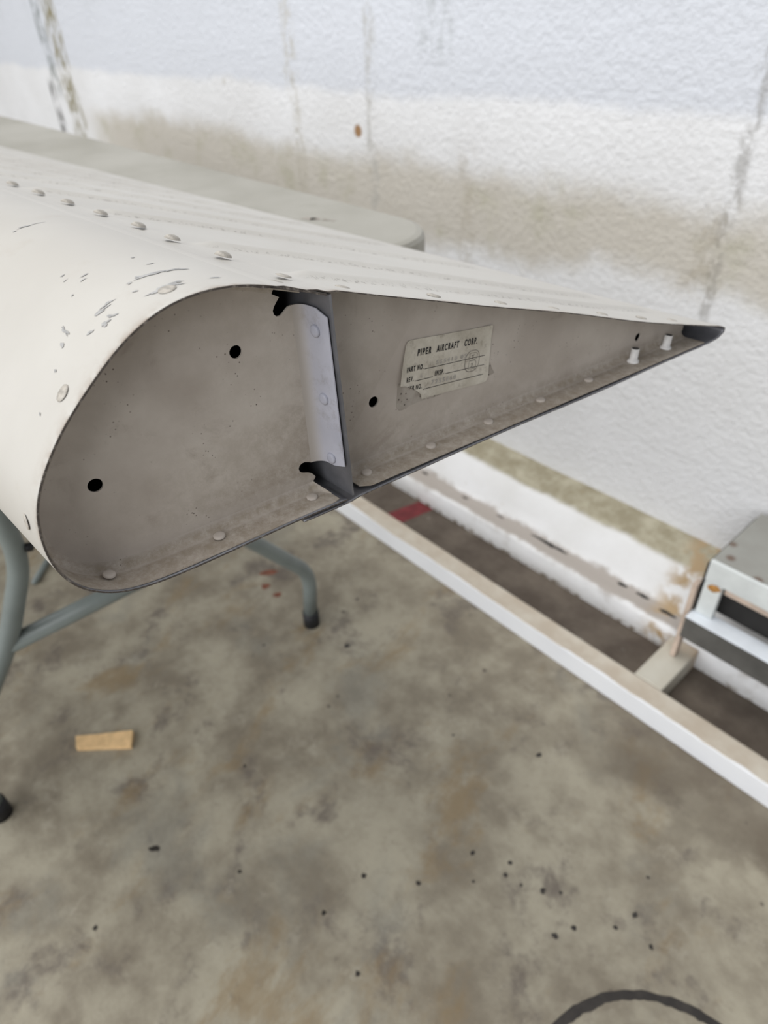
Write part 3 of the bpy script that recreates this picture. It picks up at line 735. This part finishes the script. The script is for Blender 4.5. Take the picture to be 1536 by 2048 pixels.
def gridlabel():
    # clip a fine grid to the outline so that the curl is smooth
    bm = bmesh.new(); vs = [bm.verts.new((p[0], p[1], 0)) for p in lab]; bm.faces.new(vs)
    for k in range(156, 215, 2):
        g = bm.verts[:] + bm.edges[:] + bm.faces[:]; bmesh.ops.bisect_plane(bm, geom=g, plane_co=(k, 0, 0), plane_no=(1, 0, 0))
    for k in range(22, 58, 3):
        g = bm.verts[:] + bm.edges[:] + bm.faces[:]; bmesh.ops.bisect_plane(bm, geom=g, plane_co=(0, k, 0), plane_no=(0, 1, 0))
    front = bm.faces[:]
    r = bmesh.ops.solidify(bm, geom=front, thickness=.25)
    V = []
    for v in bm.verts:
        p = (v.co.x, v.co.y); v.co = P3(p[0], p[1], ZF - lift(p) - v.co.z - .12)
    bmesh.ops.recalc_face_normals(bm, faces=bm.faces)
    me = bpy.data.meshes.new('data_label'); bm.to_mesh(me); bm.free(); me.materials.append(MAT['label'])
    o = bpy.data.objects.new('data_label', me); COL.objects.link(o); o.parent = surf; return o
label = gridlabel(); label['label'] = 'torn aged paper label printed PIPER AIRCRAFT CORP.'
patch('adhesive_residue', [(155.0, 38.0), (154.2, 30), (153.8, 25.6), (155.2, 23.4), (157.4, 22.9), (162, 23.8), (168, 24.2), (172.5, 24.0), (176, 23.4), (182, 23.6), (172, 27), (169, 31), (162, 36)], lambda p: ZF - .15, 'residue', surf, th=.1)
patch('adhesive_residue', [(214.2, 30.9), (215.2, 31.2), (216.2, 28.4), (218.6, 24.6), (216.4, 24.0), (214.0, 24.3)], lambda p: ZF - .15, 'residue', surf, th=.1)
ANG = math.radians(-6.2); E1 = (math.cos(ANG), math.sin(ANG)); E2 = (-math.sin(ANG), math.cos(ANG))
def textmesh(body):
    cu = bpy.data.curves.new('lettering', 'FONT'); cu.body = body; cu.size = 1; cu.resolution_u = 3; cu.offset = 0.036; cu.space_character = 1.38
    to = bpy.data.objects.new('tmp_text', cu); COL.objects.link(to)
    dg = bpy.context.evaluated_depsgraph_get(); me = bpy.data.meshes.new_from_object(to.evaluated_get(dg))
    bpy.data.objects.remove(to); bpy.data.curves.remove(cu); return me
def letter(body, u, z, width, height, mat='ink', clip=None, italic=.06):
    me = textmesh(body); xs_ = [v.co.x for v in me.vertices]; ys_ = [v.co.y for v in me.vertices]
    x0, x1, y1 = min(xs_), max(xs_), .73
    for v in me.vertices:
        a = (v.co.x - x0) / (x1 - x0) * width; b = max(v.co.y, 0) / y1 * height; a += b * italic
        p = (u + a * E1[0] + b * E2[0], z + a * E1[1] + b * E2[1])
        v.co = P3(p[0], p[1], ZF - lift(p) - .30)
    me.materials.clear(); me.materials.append(MAT[mat])
    if clip:
        bm = bmesh.new(); bm.from_mesh(me)
        for co, no in clip:
            bmesh.ops.bisect_plane(bm, geom=bm.verts[:] + bm.edges[:] + bm.faces[:], plane_co=co, plane_no=no, clear_outer=True)
        bm.to_mesh(me); bm.free()
    o = bpy.data.objects.new('lettering', me); COL.objects.link(o); o.parent = label; return o
letter('PIPER', 166.5, 49.3, 8.6, 3.5); letter('AIRCRAFT', 178.2, 48.0, 14.2, 3.5); letter('CORP.', 196.0, 46.0, 8.6, 3.5)
letter('PART NO.', 159.8, 42.6, 10.4, 2.75)
letter('REV.', 159.4, 37.4, 4.6, 2.7); letter('INSP.', 177.2, 35.5, 6.0, 2.8)
letter('NO.', 165.2, 31.9, 3.7, 2.5)
cp = P3(161.6, 33.9, 0); cq = P3(166.2, 30.6, 0); ed = (cq - cp).normalized(); nrm_ = ed.cross(SS); nrm_ = nrm_ if nrm_.z < 0 else -nrm_
letter('SER', 160.0, 32.5, 4.4, 2.5, clip=[(cp, nrm_)])
def rule(u0, z0, u1, z1, wdt=.28, mat='ink'):
    k = max(2, int(abs(u1 - u0) / 1.5)); V = []; F = []
    for i in range(k + 1):
        t = i / k; u, z = u0 + (u1 - u0) * t, z0 + (z1 - z0) * t; s = ZF - lift((u, z)) - .30
        V.append(P3(u, z, s)); V.append(P3(u, z + wdt, s))
    for i in range(k): F.append((2 * i, 2 * i + 2, 2 * i + 3, 2 * i + 1))
    return obj('ruled_line', V, F, mat, label)
rule(171.0, 41.1, 210.5, 36.9); rule(164.7, 36.5, 176.1, 35.3); rule(184.0, 34.6, 210.3, 31.7); rule(169.5, 30.5, 209.8, 26.4)
letter('S65410 02', 178, 41.4, 20, 2.3, 'faint'); letter('L', 168.2, 37.3, 1.5, 2.2, 'faint'); letter('7255060', 175.0, 31.4, 16, 2.5, 'faint')
def ringline(pts, wdt, closed=True):
    V = []; F = []; k = len(pts); cx = sum(p[0] for p in pts) / k; cy = sum(p[1] for p in pts) / k
    for (u, z) in pts:
        s = ZF - lift((u, z)) - .31; d = Vector((cx - u, cy - z)).normalized() * wdt
        V.append(P3(u, z, s)); V.append(P3(u + d.x, z + d.y, s))
    for i in range(k): j = (i + 1) % k; F.append((2 * i, 2 * i + 1, 2 * j + 1, 2 * j))
    return obj('inspection_stamp', V, F, 'stamp', label)
ov = []
for i in range(36):
    a = 2 * math.pi * i / 36; ca, sa = math.cos(a), math.sin(a)
    x_ = 5.0 * math.copysign(abs(ca) ** .8, ca); y_ = 5.9 * math.copysign(abs(sa) ** .8, sa)
    ov.append((201.8 + x_ * E1[0] + (y_) * E2[0], 36.4 + x_ * E1[1] + y_ * E2[1]))
ringline(ov, .3)
def loc2(x_, y_): return (201.8 + x_ * E1[0] + y_ * E2[0], 36.4 + x_ * E1[1] + y_ * E2[1])
ringline([loc2(-2.2, .4), loc2(2.0, .4), loc2(3.2, 1.4), loc2(3.2, 3.4), loc2(2.0, 4.4), loc2(-2.2, 4.4)], .25)
ringline([loc2(-2.2, -4.4), loc2(2.0, -4.4), loc2(2.9, -3.2), loc2(2.9, -.8), loc2(2.0, .2), loc2(-2.2, .2)], .25)
letter('Y', *loc2(-.8, 1.2), 1.8, 2.2, 'stamp'); letter('2', *loc2(-.7, -3.2), 1.5, 2.0, 'stamp')
